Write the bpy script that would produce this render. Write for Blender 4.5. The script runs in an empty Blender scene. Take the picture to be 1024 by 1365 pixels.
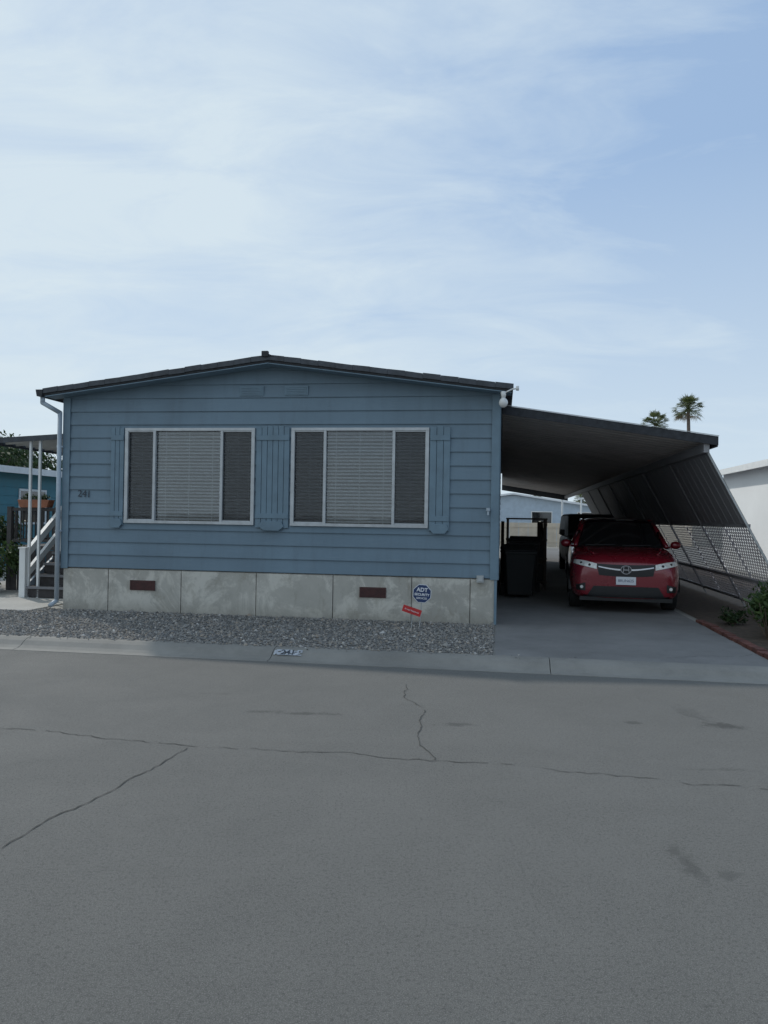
import bpy, bmesh, math, random
import numpy as np
from mathutils import Vector, Matrix
from mathutils.bvhtree import BVHTree
random.seed(4); np.random.seed(4)
sc = bpy.context.scene
YAW = -math.radians(8.7)
CX, CY = 1.604, 10.94
ca, sa = math.cos(-YAW), math.sin(-YAW)
def W(hx, hy, z=0.0):
    return Vector((CX + hx*ca + hy*sa, CY - hx*sa + hy*ca, z))

# ------------------------------------------------------------ materials
def newmat(name):
    m = bpy.data.materials.new(name); m.use_nodes = True
    nt = m.node_tree; nt.nodes.clear()
    out = nt.nodes.new('ShaderNodeOutputMaterial')
    b = nt.nodes.new('ShaderNodeBsdfPrincipled')
    nt.links.new(b.outputs[0], out.inputs[0])
    return m, nt, b, out
def N(nt, t, **kw):
    n = nt.nodes.new(t)
    for k, v in kw.items():
        if k.startswith('i_'): n.inputs[k[2:]].default_value = v
        else: setattr(n, k, v)
    return n
def mixc(nt, fac, a, b, mode='MIX'):
    n = nt.nodes.new('ShaderNodeMix'); n.data_type = 'RGBA'; n.blend_type = mode
    for s, v in ((0, fac), (6, a), (7, b)):
        if isinstance(v, bpy.types.NodeSocket): nt.links.new(v, n.inputs[s])
        else: n.inputs[s].default_value = v if s == 0 else (*v[:3], 1)
    return n.outputs[2]
def math_(nt, op, a, b=0.0, c=0.0, clamp=False):
    n = nt.nodes.new('ShaderNodeMath'); n.operation = op; n.use_clamp = clamp
    for s, v in enumerate((a, b, c)):
        if isinstance(v, bpy.types.NodeSocket): nt.links.new(v, n.inputs[s])
        else: n.inputs[s].default_value = v
    return n.outputs[0]
def noise(nt, coord, scale, detail=4, rough=.55, stretch=None, dist=0):
    if stretch:
        mp = nt.nodes.new('ShaderNodeMapping'); mp.inputs['Scale'].default_value = stretch
        nt.links.new(coord, mp.inputs[0]); coord = mp.outputs[0]
    n = N(nt, 'ShaderNodeTexNoise'); nt.links.new(coord, n.inputs['Vector'])
    n.inputs['Scale'].default_value = scale; n.inputs['Detail'].default_value = detail
    n.inputs['Roughness'].default_value = rough; n.inputs['Distortion'].default_value = dist
    return n.outputs[0]
def rng(nt, v, a, b, c=0., d=1.):
    n = N(nt, 'ShaderNodeMapRange'); nt.links.new(v, n.inputs[0])
    for i, x in zip((1, 2, 3, 4), (a, b, c, d)): n.inputs[i].default_value = x
    return n.outputs[0]
def bump(nt, b, h, strength=.3, dist=.01):
    n = N(nt, 'ShaderNodeBump'); n.inputs['Strength'].default_value = strength
    n.inputs['Distance'].default_value = dist
    nt.links.new(h, n.inputs['Height']); nt.links.new(n.outputs[0], b.inputs['Normal'])
def mat(name, col, rough=.6, metal=0., var=.2, scale=3., bmp=0., bscale=60., coat=0., stretch=None):
    m, nt, b, out = newmat(name)
    tc = N(nt, 'ShaderNodeTexCoord').outputs['Object']
    n1 = noise(nt, tc, scale, 5, .6, stretch)
    f = rng(nt, n1, .3, .7)
    lo = tuple(c*(1-var) for c in col); hi = tuple(min(1, c*(1+var)) for c in col)
    c = mixc(nt, f, lo, hi)
    nt.links.new(c, b.inputs['Base Color'])
    r = rng(nt, n1, .3, .7, max(.02, rough-.07), min(1, rough+.07))
    nt.links.new(r, b.inputs['Roughness'])
    b.inputs['Metallic'].default_value = metal
    if coat: b.inputs['Coat Weight'].default_value = coat; b.inputs['Coat Roughness'].default_value = .05
    if bmp: bump(nt, b, noise(nt, tc, bscale, 4, .6), bmp, .005)
    return m

def siding_mat(name, col):
    m, nt, b, out = newmat(name)
    tc = N(nt, 'ShaderNodeTexCoord').outputs['Object']
    big = noise(nt, tc, .9, 5, .6)
    streak = noise(nt, tc, 2.2, 6, .65, (3.5, 3.5, .35))
    grain = noise(nt, tc, 9, 6, .6, (.35, .35, 5))
    c = mixc(nt, rng(nt, big, .3, .7), tuple(x*.86 for x in col), tuple(x*1.12 for x in col))
    c = mixc(nt, rng(nt, streak, .5, .78, 0, .35), c, tuple(x*.55 for x in (col[0]*1.1, col[1], col[2]*.95)))
    c = mixc(nt, rng(nt, grain, .55, .8, 0, .25), c, (.29, .33, .355))
    sx = N(nt, 'ShaderNodeSeparateXYZ'); nt.links.new(tc, sx.inputs[0])
    q = math_(nt, 'DIVIDE', math_(nt, 'SUBTRACT', sx.outputs[2], .76), .2)
    bd = math_(nt, 'FLOOR', q)
    wn = N(nt, 'ShaderNodeTexWhiteNoise', noise_dimensions='1D'); nt.links.new(bd, wn.inputs['W'])
    c = mixc(nt, rng(nt, wn.outputs[0], 0, 1, 0, .26), c, tuple(x*.7 for x in col))
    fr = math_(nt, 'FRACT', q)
    c = mixc(nt, rng(nt, fr, 0., .08, .25, 0.), c, tuple(x*.5 for x in col))  # shadow line along each lap edge, put into the colour
    nt.links.new(c, b.inputs['Base Color']); b.inputs['Roughness'].default_value = .62
    bump(nt, b, grain, .3, .005)
    return m

BLUE = (.158, .228, .283)
M_siding = siding_mat('blue_siding', BLUE)
M_trim = mat('blue_trim', (.150, .222, .275), .55, var=.15, scale=4, bmp=.2)
M_trimlt = mat('pale_blue_trim', (.38, .44, .49), .5, var=.12, scale=4, bmp=.15)
M_roof = mat('dark_roof_edge', (.035, .037, .042), .8, var=.5, scale=14, bmp=.8, bscale=90)
M_roofmet = mat('grey_metal_edge', (.055, .062, .072), .5, .3, var=.4, scale=8)
M_frame = mat('window_frame_aluminium', (.46, .48, .49), .4, .3, var=.15, scale=8)
M_blind = mat('blind_slat', (.66, .68, .66), .5, var=.1, scale=5)
M_blindshade = mat('blind_slat_shaded', (.42, .43, .44), .6, var=.15, scale=5)  # same slats, dimming behind the insect screens put into the colour
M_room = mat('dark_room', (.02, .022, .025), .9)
M_white = mat('white_paint', (.72, .73, .72), .5, var=.08, scale=4, bmp=.1)
M_offwhite = mat('off_white_metal', (.42, .43, .42), .5, var=.2, scale=3)
M_railm = mat('weathered_screen_rail', (.22, .215, .22), .6, var=.3, scale=3)
M_black = mat('black_plastic', (.012, .012, .013), .45, var=.3, scale=8)
M_rubber = mat('tyre_rubber', (.018, .018, .018), .85, var=.3, scale=20)
M_red = mat('red_car_paint', (.20, .009, .019), .28, .15, var=.08, scale=2, coat=.8)
M_chrome = mat('chrome', (.42, .42, .44), .2, 1., var=.05)
M_rim = mat('alloy_rim', (.35, .35, .37), .3, .9, var=.1)
M_darkcar = mat('dark_vehicle_paint', (.02, .024, .028), .5, .0, var=.2)
M_bin = mat('black_bin', (.010, .011, .011), .7, var=.2)
M_wood = mat('dark_wood', (.05, .035, .025), .7, var=.35, scale=6, bmp=.3, stretch=(1, 1, 8))
M_step = mat('dark_step_boards', (.055, .05, .05), .75, var=.3, scale=9, bmp=.3)
M_nosing = mat('grey_step_nosing', (.20, .20, .21), .7, var=.2, scale=9)
M_terra = mat('terracotta', (.28, .11, .06), .8, var=.25, scale=8)
M_vent = mat('maroon_vent', (.075, .028, .026), .6, var=.3, scale=12)
M_redbr = mat('red_brick_edging', (.12, .046, .036), .9, var=.45, scale=9, bmp=.6)
M_redpl = mat('red_plastic', (.5, .03, .03), .4)
M_num = mat('dark_numerals', (.035, .045, .06), .6)
M_signblue = mat('navy_sign', (.02, .045, .13), .4)
M_plate = mat('plate_paint', (.10, .12, .20), .4)
M_signwhite = mat('sign_white', (.75, .77, .8), .5, var=.05)
M_carportu = mat('carport_pan_metal', (.40, .365, .345), .5, .1, var=.18, scale=1.4, bmp=.1)
M_scr = mat('screen_pan_metal', (.27, .265, .27), .65, .05, var=.15, scale=1.2)
M_soil = mat('bed_soil', (.075, .055, .04), .95, var=.5, scale=12, bmp=1, bscale=40)
M_fence = mat('beige_fence', (.60, .51, .40), .8, var=.15, scale=2)
M_teal = mat('teal_wall', (.05, .20, .25), .6, var=.1)
M_cream = mat('cream_wall', (.62, .58, .50), .7, var=.08, scale=1)
M_pwhite = mat('white_wall', (.80, .82, .82), .7, var=.04, scale=.6)
M_whiteroof = mat('white_roof_metal', (.72, .74, .76), .5, var=.08, scale=1)
M_paleblue = mat('pale_blue_wall', (.42, .50, .58), .6, var=.1)
M_bark = mat('bark', (.12, .09, .065), .9, var=.4, scale=8, bmp=.8)
M_palmtr = mat('palm_trunk_bark', (.15, .12, .10), .9, var=.3, scale=5, bmp=.6)

def leafmat(name, a, b_, t=.3):
    m, nt, b, out = newmat(name)
    g = N(nt, 'ShaderNodeNewGeometry')
    c = mixc(nt, g.outputs['Random Per Island'], a, b_)
    nt.links.new(c, b.inputs['Base Color']); b.inputs['Roughness'].default_value = .6
    tr = N(nt, 'ShaderNodeBsdfTranslucent'); nt.links.new(c, tr.inputs[0])
    mx = N(nt, 'ShaderNodeMixShader'); mx.inputs[0].default_value = t
    nt.links.new(b.outputs[0], mx.inputs[1]); nt.links.new(tr.outputs[0], mx.inputs[2])
    nt.links.new(mx.outputs[0], out.inputs[0])
    return m
M_leaf = leafmat('green_leaves', (.025, .06, .018), (.09, .14, .04))
M_leafd = leafmat('dark_leaves', (.012, .03, .012), (.05, .085, .025))
M_palm = leafmat('hazed_palm_fronds', (.06, .085, .035), (.16, .18, .07), .45)  # fronds lightened, distance haze put into the leaf colour
M_palmdead = leafmat('dead_palm_fronds', (.16, .12, .07), (.26, .20, .12))

def stone_mat():
    m, nt, b, out = newmat('gravel_stone')
    g = N(nt, 'ShaderNodeNewGeometry').outputs['Random Per Island']
    cr = N(nt, 'ShaderNodeValToRGB'); nt.links.new(g, cr.inputs[0])
    e = cr.color_ramp.elements
    e[0].position = 0; e[0].color = (.12, .118, .112, 1); e[1].position = 1; e[1].color = (.54, .52, .49, 1)
    x = e.new(.35); x.color = (.20, .195, .185, 1); x = e.new(.7); x.color = (.29, .275, .25, 1); x = e.new(.9); x.color = (.29, .24, .19, 1)
    nt.links.new(cr.outputs[0], b.inputs['Base Color']); b.inputs['Roughness'].default_value = .85
    return m
M_stone = stone_mat()
M_gravelbed = mat('gravel_bed', (.18, .172, .16), .95, var=.4, scale=45, bmp=1, bscale=80)

def perforated():
    m, nt, b, out = newmat('perforated_screen_metal')
    tc = N(nt, 'ShaderNodeTexCoord').outputs['UV']
    sx = N(nt, 'ShaderNodeSeparateXYZ'); nt.links.new(tc, sx.inputs[0])
    u = math_(nt, 'MULTIPLY', math_(nt, 'ADD', sx.outputs[0], sx.outputs[1]), 9)
    v = math_(nt, 'MULTIPLY', math_(nt, 'SUBTRACT', sx.outputs[0], sx.outputs[1]), 9)
    a = math_(nt, 'ABSOLUTE', math_(nt, 'SUBTRACT', math_(nt, 'FRACT', u), .5))
    c_ = math_(nt, 'ABSOLUTE', math_(nt, 'SUBTRACT', math_(nt, 'FRACT', v), .5))
    mxx = math_(nt, 'MAXIMUM', a, c_)
    hole = math_(nt, 'LESS_THAN', mxx, .24)
    n1 = noise(nt, tc, 2, 4, .6)
    b.inputs['Metallic'].default_value = .0; b.inputs['Roughness'].default_value = .55
    cc = mixc(nt, rng(nt, n1, .3, .7), (.38, .35, .37), (.52, .49, .51))
    nt.links.new(cc, b.inputs['Base Color'])
    tr = N(nt, 'ShaderNodeBsdfTransparent')
    mx = N(nt, 'ShaderNodeMixShader'); nt.links.new(hole, mx.inputs[0])
    tl = N(nt, 'ShaderNodeBsdfTranslucent'); nt.links.new(cc, tl.inputs[0])
    m2 = N(nt, 'ShaderNodeMixShader'); m2.inputs[0].default_value = .12
    nt.links.new(b.outputs[0], m2.inputs[1]); nt.links.new(tl.outputs[0], m2.inputs[2])
    nt.links.new(m2.outputs[0], mx.inputs[1]); nt.links.new(tr.outputs[0], mx.inputs[2]); nt.links.new(mx.outputs[0], out.inputs[0])
    return m
M_perf = perforated()

def glassmat(name):
    m, nt, b, out = newmat(name)
    tr = N(nt, 'ShaderNodeBsdfTransparent'); tr.inputs[0].default_value = (.85, .88, .9, 1)
    gl = N(nt, 'ShaderNodeBsdfGlossy'); gl.inputs['Roughness'].default_value = .03
    tc = N(nt, 'ShaderNodeTexCoord').outputs['Object']
    bp = N(nt, 'ShaderNodeBump'); bp.inputs['Strength'].default_value = .08; bp.inputs['Distance'].default_value = .02
    nt.links.new(noise(nt, tc, 1.5, 2), bp.inputs['Height']); nt.links.new(bp.outputs[0], gl.inputs['Normal'])
    lw = N(nt, 'ShaderNodeFresnel'); lw.inputs['IOR'].default_value = 1.5
    f = math_(nt, 'MULTIPLY_ADD', lw.outputs[0], 1.6, .02, True)
    mx = N(nt, 'ShaderNodeMixShader'); nt.links.new(f, mx.inputs[0])
    nt.links.new(tr.outputs[0], mx.inputs[1]); nt.links.new(gl.outputs[0], mx.inputs[2])
    nt.links.new(mx.outputs[0], out.inputs[0]); nt.nodes.remove(b)
    return m
M_glass = glassmat('window_glass')
def screenmat():
    m, nt, b, out = newmat('insect_screen')
    tr = N(nt, 'ShaderNodeBsdfTransparent'); tr.inputs[0].default_value = (1, 1, 1, 1)
    b.inputs['Base Color'].default_value = (.03, .032, .035, 1); b.inputs['Roughness'].default_value = .8
    mx = N(nt, 'ShaderNodeMixShader'); mx.inputs[0].default_value = .42
    nt.links.new(tr.outputs[0], mx.inputs[1]); nt.links.new(b.outputs[0], mx.inputs[2])
    nt.links.new(mx.outputs[0], out.inputs[0]); return m
M_screen = screenmat()
M_cglass = mat('car_glass', (.01, .012, .014), .06, 0, var=.05, coat=1.)
M_lamp = mat('headlight_lens', (.72, .72, .68), .12, .05, var=.25, scale=20, coat=1.)
M_bulb = mat('white_lamp_glass', (.7, .7, .68), .2, var=.03)

def concrete_mat(name, col, blotch=.3, white=0., mott=.45):
    m, nt, b, out = newmat(name)
    tc = N(nt, 'ShaderNodeTexCoord').outputs['Object']
    big = noise(nt, tc, .8, 6, .65); mid = noise(nt, tc, 5, 6, .7); fine = noise(nt, tc, 120, 3, .6)
    c = mixc(nt, rng(nt, big, .3, .7), tuple(x*(1-blotch) for x in col), tuple(x*(1+blotch*.5) for x in col))
    c = mixc(nt, rng(nt, mid, .5, .75, 0, mott), c, tuple(x*.6 for x in col))
    if white:
        w1 = noise(nt, tc, 1.7, 9, .74, None, .5)
        c = mixc(nt, rng(nt, w1, .49, .57, 0, white), c, (.64, .61, .54))
        w2 = noise(nt, tc, 4.5, 9, .75, (1, 1, .5), .5)
        c = mixc(nt, rng(nt, w2, .52, .66, 0, .55), c, (.25, .225, .175))
        sx = N(nt, 'ShaderNodeSeparateXYZ'); nt.links.new(tc, sx.inputs[0])
        lowz = math_(nt, 'ADD', sx.outputs[2], math_(nt, 'MULTIPLY', math_(nt, 'SUBTRACT', w2, .5), .5))
        c = mixc(nt, rng(nt, lowz, .08, .30, .5, 0), c, (.19, .17, .135))
    c = mixc(nt, rng(nt, fine, .4, .7, 0, .25), c, tuple(x*1.3 for x in col))
    nt.links.new(c, b.inputs['Base Color']); b.inputs['Roughness'].default_value = .85
    h = math_(nt, 'ADD', math_(nt, 'MULTIPLY', mid, .6), math_(nt, 'MULTIPLY', fine, .4))
    bump(nt, b, h, .4, .006)
    return m
M_conc = concrete_mat('driveway_concrete', (.195, .19, .183), .3)
M_curb = concrete_mat('curb_concrete', (.245, .235, .212), .3)
M_path = concrete_mat('path_concrete', (.40, .39, .36), .2)
M_skirt = concrete_mat('skirting_panel', (.45, .43, .38), .2, white=.8, mott=.3)
M_ground = concrete_mat('open_ground', (.32, .31, .28), .3)

def asphalt():
    m, nt, b, out = newmat('road_asphalt')
    tc = N(nt, 'ShaderNodeTexCoord').outputs['Object']
    big = noise(nt, tc, .22, 5, .6); mid = noise(nt, tc, 1.3, 7, .72, None, .6)
    lane = noise(nt, tc, .6, 5, .6, (.15, 1.4, 1)); fine = noise(nt, tc, 200, 3, .75); f2 = noise(nt, tc, 60, 6, .8)
    f3 = noise(nt, tc, 9, 6, .75); f4 = noise(nt, tc, 28, 6, .8)
    col = (.130, .128, .117)
    c = mixc(nt, rng(nt, big, .3, .7), tuple(x*.86 for x in col), tuple(x*1.10 for x in col))
    c = mixc(nt, rng(nt, mid, .42, .75, 0, .35), c, tuple(x*.72 for x in col))
    c = mixc(nt, rng(nt, f3, .45, .75, 0, .40), c, (.160, .158, .142))
    c = mixc(nt, rng(nt, f4, .5, .72, 0, .6), c, (.080, .079, .073))
    c = mixc(nt, rng(nt, lane, .5, .75, 0, .35), c, (.170, .167, .152))
    c = mixc(nt, rng(nt, fine, .48, .66, 0, .8), c, (.28, .275, .255))
    c = mixc(nt, rng(nt, f2, .50, .66, 0, .75), c, (.055, .054, .050))
    dn = noise(nt, tc, 3.5, 6, .72); dn2 = noise(nt, tc, 14, 4, .7)
    for (x, y, rx, ry, k) in [(.6, 5.98, .13, .05, .8), (2.71, 6.07, .15, .09, 1.), (-.55, 6.25, .2, .045, .9), (-.95, 6.3, .15, .04, .7),
                          (1.45, 3.61, .06, .16, .7), (1.58, 3.5, .07, .05, .6), (2.0, 6.14, .07, .06, .8), (2.2, 5.0, .25, .03, .4), (1.9, 3.4, .08, .06, .5), (-1.4, 6.9, .2, .04, .4), (2.6, 6.5, .1, .2, .4)]:
        mp = N(nt, 'ShaderNodeVectorMath', operation='SUBTRACT'); nt.links.new(tc, mp.inputs[0]); mp.inputs[1].default_value = (x, y, 0)
        ms = N(nt, 'ShaderNodeVectorMath', operation='DIVIDE'); nt.links.new(mp.outputs[0], ms.inputs[0]); ms.inputs[1].default_value = (rx, ry, 1)
        ln = N(nt, 'ShaderNodeVectorMath', operation='LENGTH'); nt.links.new(ms.outputs[0], ln.inputs[0])
        d = math_(nt, 'ADD', ln.outputs['Value'], math_(nt, 'MULTIPLY', math_(nt, 'SUBTRACT', dn, .5), 3.0))
        d = math_(nt, 'ADD', d, math_(nt, 'MULTIPLY', math_(nt, 'SUBTRACT', dn2, .5), 2.0))
        n = rng(nt, d, .5, 1.2, k*.65, 0)
        c = mixc(nt, n, c, (.045, .045, .041))
    nt.links.new(c, b.inputs['Base Color'])
    nt.links.new(rng(nt, mid, .3, .7, .78, .92), b.inputs['Roughness'])
    h = math_(nt, 'ADD', math_(nt, 'MULTIPLY', f2, .5), math_(nt, 'MULTIPLY', fine, .5))
    bump(nt, b, h, .9, .010)
    return m
M_asph = asphalt()
M_crack = mat('crack_fill', (.065, .065, .059), .95, var=.3, scale=30)

# ------------------------------------------------------------ mesh builder
class MB:
    def __init__(s): s.v = []; s.f = []; s.m = []
    def add(s, vs, fs, mi=0):
        o = len(s.v); s.v += [tuple(v) for v in vs]
        for f in fs: s.f.append(tuple(i+o for i in f)); s.m.append(mi)
        return s
    def box(s, x0, x1, y0, y1, z0, z1, mi=0, M=None):
        vs = [Vector((x, y, z)) for z in (z0, z1) for y in (y0, y1) for x in (x0, x1)]
        if M: vs = [M @ v for v in vs]
        return s.add(vs, [(0, 2, 3, 1), (4, 5, 7, 6), (0, 1, 5, 4), (2, 6, 7, 3), (0, 4, 6, 2), (1, 3, 7, 5)], mi)
    def quad(s, a, b, c, d, mi=0): return s.add([a, b, c, d], [(0, 1, 2, 3)], mi)
    def cyl(s, p0, p1, r0, r1=None, n=12, mi=0, cap=True):
        r1 = r0 if r1 is None else r1
        p0 = Vector(p0); p1 = Vector(p1); d = (p1-p0).normalized()
        a = d.orthogonal().normalized(); b = d.cross(a)
        vs = []
        for p, r in ((p0, r0), (p1, r1)):
            for i in range(n):
                t = 2*math.pi*i/n; vs.append(p + (a*math.cos(t)+b*math.sin(t))*r)
        fs = [(i, (i+1) % n, n+(i+1) % n, n+i) for i in range(n)]
        if cap: fs += [tuple(range(n-1, -1, -1)), tuple(range(n, 2*n))]
        return s.add(vs, fs, mi)
    def tube(s, pts, r, n=10, mi=0):
        for a, b in zip(pts, pts[1:]): s.cyl(a, b, r, r, n, mi)
        for p in pts[1:-1]: s.sph(p, (r, r, r), n, 6, mi)
        return s
    def bar(s, a, b, w, h, mi=0):
        a = Vector(a); b = Vector(b); d = (b-a); L = d.length; d.normalize()
        up = Vector((0, 0, 1)) if abs(d.z) < .95 else Vector((0, 1, 0))
        x = d.cross(up).normalized(); u = x.cross(d)
        vs = []
        for p in (a, b):
            for (i, j) in ((-1, -1), (1, -1), (1, 1), (-1, 1)): vs.append(p + x*i*w/2 + u*j*h/2)
        return s.add(vs, [(3, 2, 1, 0), (4, 5, 6, 7), (0, 1, 5, 4), (1, 2, 6, 5), (2, 3, 7, 6), (3, 0, 4, 7)], mi)
    def sph(s, c, r, n=14, k=8, mi=0):
        vs = []; fs = []
        for j in range(k+1):
            ph = math.pi*j/k
            for i in range(n):
                t = 2*math.pi*i/n
                vs.append((c[0]+r[0]*math.sin(ph)*math.cos(t), c[1]+r[1]*math.sin(ph)*math.sin(t), c[2]+r[2]*math.cos(ph)))
        for j in range(k):
            for i in range(n): fs.append((j*n+i, (j+1)*n+i, (j+1)*n+(i+1) % n, j*n+(i+1) % n))
        return s.add(vs, fs, mi)
    def prism(s, poly, axis, a0, a1, mi=0):
        def P(u, v, a):
            return {'x': (a, u, v), 'y': (u, a, v), 'z': (u, v, a)}[axis]
        n = len(poly)
        vs = [P(u, v, a0) for u, v in poly] + [P(u, v, a1) for u, v in poly]
        fs = [tuple(range(n)), tuple(range(2*n-1, n-1, -1))] + [(i, n+i, n+(i+1) % n, (i+1) % n) for i in range(n)]
        return s.add(vs, fs, mi)
    def make(s, name, mats, parent=None, loc=(0, 0, 0), rot=(0, 0, 0), smooth=False, bevel=0, sub=0, merge=False):
        me = bpy.data.meshes.new(name); me.from_pydata(s.v, [], s.f)
        if not isinstance(mats, (list, tuple)): mats = [mats]
        for m in mats: me.materials.append(m)
        me.polygons.foreach_set('material_index', s.m)
        bm = bmesh.new(); bm.from_mesh(me)
        if merge: bmesh.ops.remove_doubles(bm, verts=bm.verts, dist=1e-5)
        if len(s.f) < 60000: bmesh.ops.recalc_face_normals(bm, faces=bm.faces)
        bm.to_mesh(me); bm.free()
        if smooth: me.polygons.foreach_set('use_smooth', [True]*len(me.polygons))
        me.update()
        o = bpy.data.objects.new(name, me); sc.collection.objects.link(o)
        o.location = loc; o.rotation_euler = rot
        if parent: o.parent = parent
        if bevel:
            md = o.modifiers.new('b', 'BEVEL'); md.width = bevel; md.segments = 2; md.limit_method = 'ANGLE'
        if sub:
            md = o.modifiers.new('s', 'SUBSURF'); md.levels = sub; md.render_levels = sub
        return o
def thing(name, hx, hy, z, label, cat, group=None, yaw=0.):
    e = bpy.data.objects.new(name, None); sc.collection.objects.link(e)
    e.location = W(hx, hy, z); e.rotation_euler = (0, 0, YAW+yaw); e.empty_display_size = .3
    e['label'] = label; e['category'] = cat
    if group: e['group'] = group
    return e
def tag(o, label, cat, group=None):
    o['label'] = label; o['category'] = cat
    if group: o['group'] = group
    return o
def place(o, hx, hy, z=0., yaw=0.):
    o.location = W(hx, hy, z); o.rotation_euler = (0, 0, YAW+yaw); return o
def struct(o): o['kind'] = 'structure'; return o
def text(s, size, name, m, parent=None, loc=(0, 0, 0), rot=(math.pi/2, 0, 0), ext=.002, bold=0.):
    cu = bpy.data.curves.new(name+'_c', 'FONT'); cu.body = s; cu.size = size; cu.extrude = ext; cu.offset = bold
    cu.align_x = 'CENTER'; cu.align_y = 'CENTER'
    t = bpy.data.objects.new(name+'_t', cu); sc.collection.objects.link(t)
    bpy.context.view_layer.update()
    me = bpy.data.meshes.new_from_object(t.evaluated_get(bpy.context.evaluated_depsgraph_get()))
    bpy.data.objects.remove(t)
    o = bpy.data.objects.new(name, me); sc.collection.objects.link(o)
    me.materials.clear(); me.materials.append(m)
    o.location = loc; o.rotation_euler = rot
    if parent: o.parent = parent
    return o

# ------------------------------------------------------------ ground & road
g = MB(); g.quad((-900, -900, -.02), (900, -900, -.02), (900, 900, -.02), (-900, 900, -.02))
struct(g.make('ground', M_ground))
g = MB(); p = [W(-90, -2.82), W(-90, -14), W(90, -14), W(90, -2.82)]
g.add([(v.x, v.y, 0) for v in p], [(0, 1, 2, 3)]); struct(g.make('road', M_asph))
g = MB(); g.box(-60, 60, -2.52, 70, -.05, .096); struct(place(g.make('lot_ground', M_ground), 0, 0))
g = MB()
prof = [(-2.90, .004), (-2.80, .012), (-2.74, .035), (-2.67, .08), (-2.60, .103), (-2.50, .108), (-2.50, -.04), (-2.90, -.04)]
x = -60.
while x < 60:
    L = 3.05
    g.prism(prof, 'x', x+.004, x+L-.004); x += L
struct(place(g.make('curb', M_curb), -.4, 0))
g = MB()
for (y0, y1) in ((-2.5, -.2), (-.2, 3.2), (3.2, 7), (7, 11), (11, 16), (16, 22), (22, 30)):
    g.box(.01, 2.98, y0+.006, y1-.006, 0, .106)
struct(place(g.make('driveway', M_conc), 0, 0))
g = MB(); g.quad((-6.9, -2.5, .101), (0, -2.5, .101), (0, .02, .101), (-6.9, .02, .101))
g.quad((-14, -2.5, .101), (-6.9, -2.5, .101), (-6.9, -.3, .101), (-14, -.3, .101))
struct(place(g.make('gravel_ground', M_gravelbed), 0, 0))
g = MB(); g.box(-14, -7.0, -.35, 1.25, .05, .112)
struct(place(g.make('path', M_path), 0, 0, 0))
g = MB(); g.quad((3.1, -2.5, .102), (6.9, -2.5, .102), (6.9, 24, .102), (3.1, 24, .102))
struct(place(g.make('planting_bed', M_soil), 0, 0))
def stones(name, n, xr, yr, rmean, skip=None, z0=.104):
    xs = np.random.uniform(*xr, n); ys = np.random.uniform(*yr, n)
    if skip is not None:
        k = skip(xs, ys); xs = xs[k]; ys = ys[k]
    n = len(xs)
    r = rmean*np.random.lognormal(0, .42, n)
    base = np.array([[1, 0, 0], [0, 1, 0], [-1, 0, 0], [0, -1, 0], [0, 0, 1], [0, 0, -1]], float)
    V = base[None]*np.random.uniform(.6, 1.2, (n, 6, 3))*r[:, None, None] + np.random.uniform(-.3, .3, (n, 6, 3))*r[:, None, None]
    V[:, :, 2] *= .7
    th = np.random.uniform(0, 6.28, n); c, s_ = np.cos(th)[:, None], np.sin(th)[:, None]
    X = V[:, :, 0]*c - V[:, :, 1]*s_; Y = V[:, :, 0]*s_ + V[:, :, 1]*c
    V = np.stack([X+xs[:, None], Y+ys[:, None], V[:, :, 2]+(z0+np.random.uniform(0, .009, n))[:, None]], 2).reshape(-1, 3)
    F = np.array([[0, 1, 4], [1, 2, 4], [2, 3, 4], [3, 0, 4], [1, 0, 5], [2, 1, 5], [3, 2, 5], [0, 3, 5]])
    F = (F[None]+6*np.arange(n)[:, None, None]).reshape(-1, 3)
    me = bpy.data.meshes.new(name); me.from_pydata(V.tolist(), [], F.tolist()); me.materials.append(M_stone)
    o = bpy.data.objects.new(name, me); sc.collection.objects.link(o); place(o, 0, 0); o['kind'] = 'stuff'; return o
stones('gravel', 44000, (-11.5, -.01), (-2.54, -.02), .012, lambda x, y: ~((x < -6.95) & (y > -.36)))
stones('scattered_pebbles', 160, (-9, 1.2), (-2.62, -2.38), .008)
def crack(pts, w):
    vs = []; P = []
    for a, b in zip(pts, pts[1:]):
        n = max(3, int((Vector(b)-Vector(a)).length/.045))
        for i in range(n):
            t = i/n; P.append([a[0]+(b[0]-a[0])*t, a[1]+(b[1]-a[1])*t])
    P.append(list(pts[-1]))
    ox = oy = 0; out = []
    for q in P:
        ox = ox*.85+random.uniform(-.014, .014); oy = oy*.85+random.uniform(-.02, .02)
        out.append(Vector((q[0]+ox, q[1]+oy, .004)))
    fs = []; gap = 0
    for i, q in enumerate(out):
        d = (out[min(i+1, len(out)-1)]-out[max(i-1, 0)]).normalized(); nrm = Vector((-d.y, d.x, 0))
        ww = w*random.uniform(.2, 1.3)
        vs += [q+nrm*ww/2, q-nrm*ww/2]
        if gap > 0: gap -= 1
        elif random.random() < .06: gap = random.randint(1, 2)
        if i and gap == 0: fs.append((2*i-2, 2*i-1, 2*i+1, 2*i))
    return vs, fs
g = MB()
for pts, w in [([(-6, 6.3), (-2.82, 5.69), (-1.31, 5.34), (.34, 5.11), (2.33, 4.62), (6, 4.0)], .0085), ([(-2.6, 3.0), (-1.80, 3.66), (-1.55, 4.5), (-1.31, 5.30)], .009),
             ([(.24, 7.4), (.20, 6.9), (.36, 6.5), (.25, 5.7), (.36, 5.12)], .008), ([(2.5, 6.4), (2.9, 5.9), (3.6, 5.7)], .005)]:
    v, f = crack(pts, w); g.add(v, f)
struct(g.make('road_crack_marks', M_crack))
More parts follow.
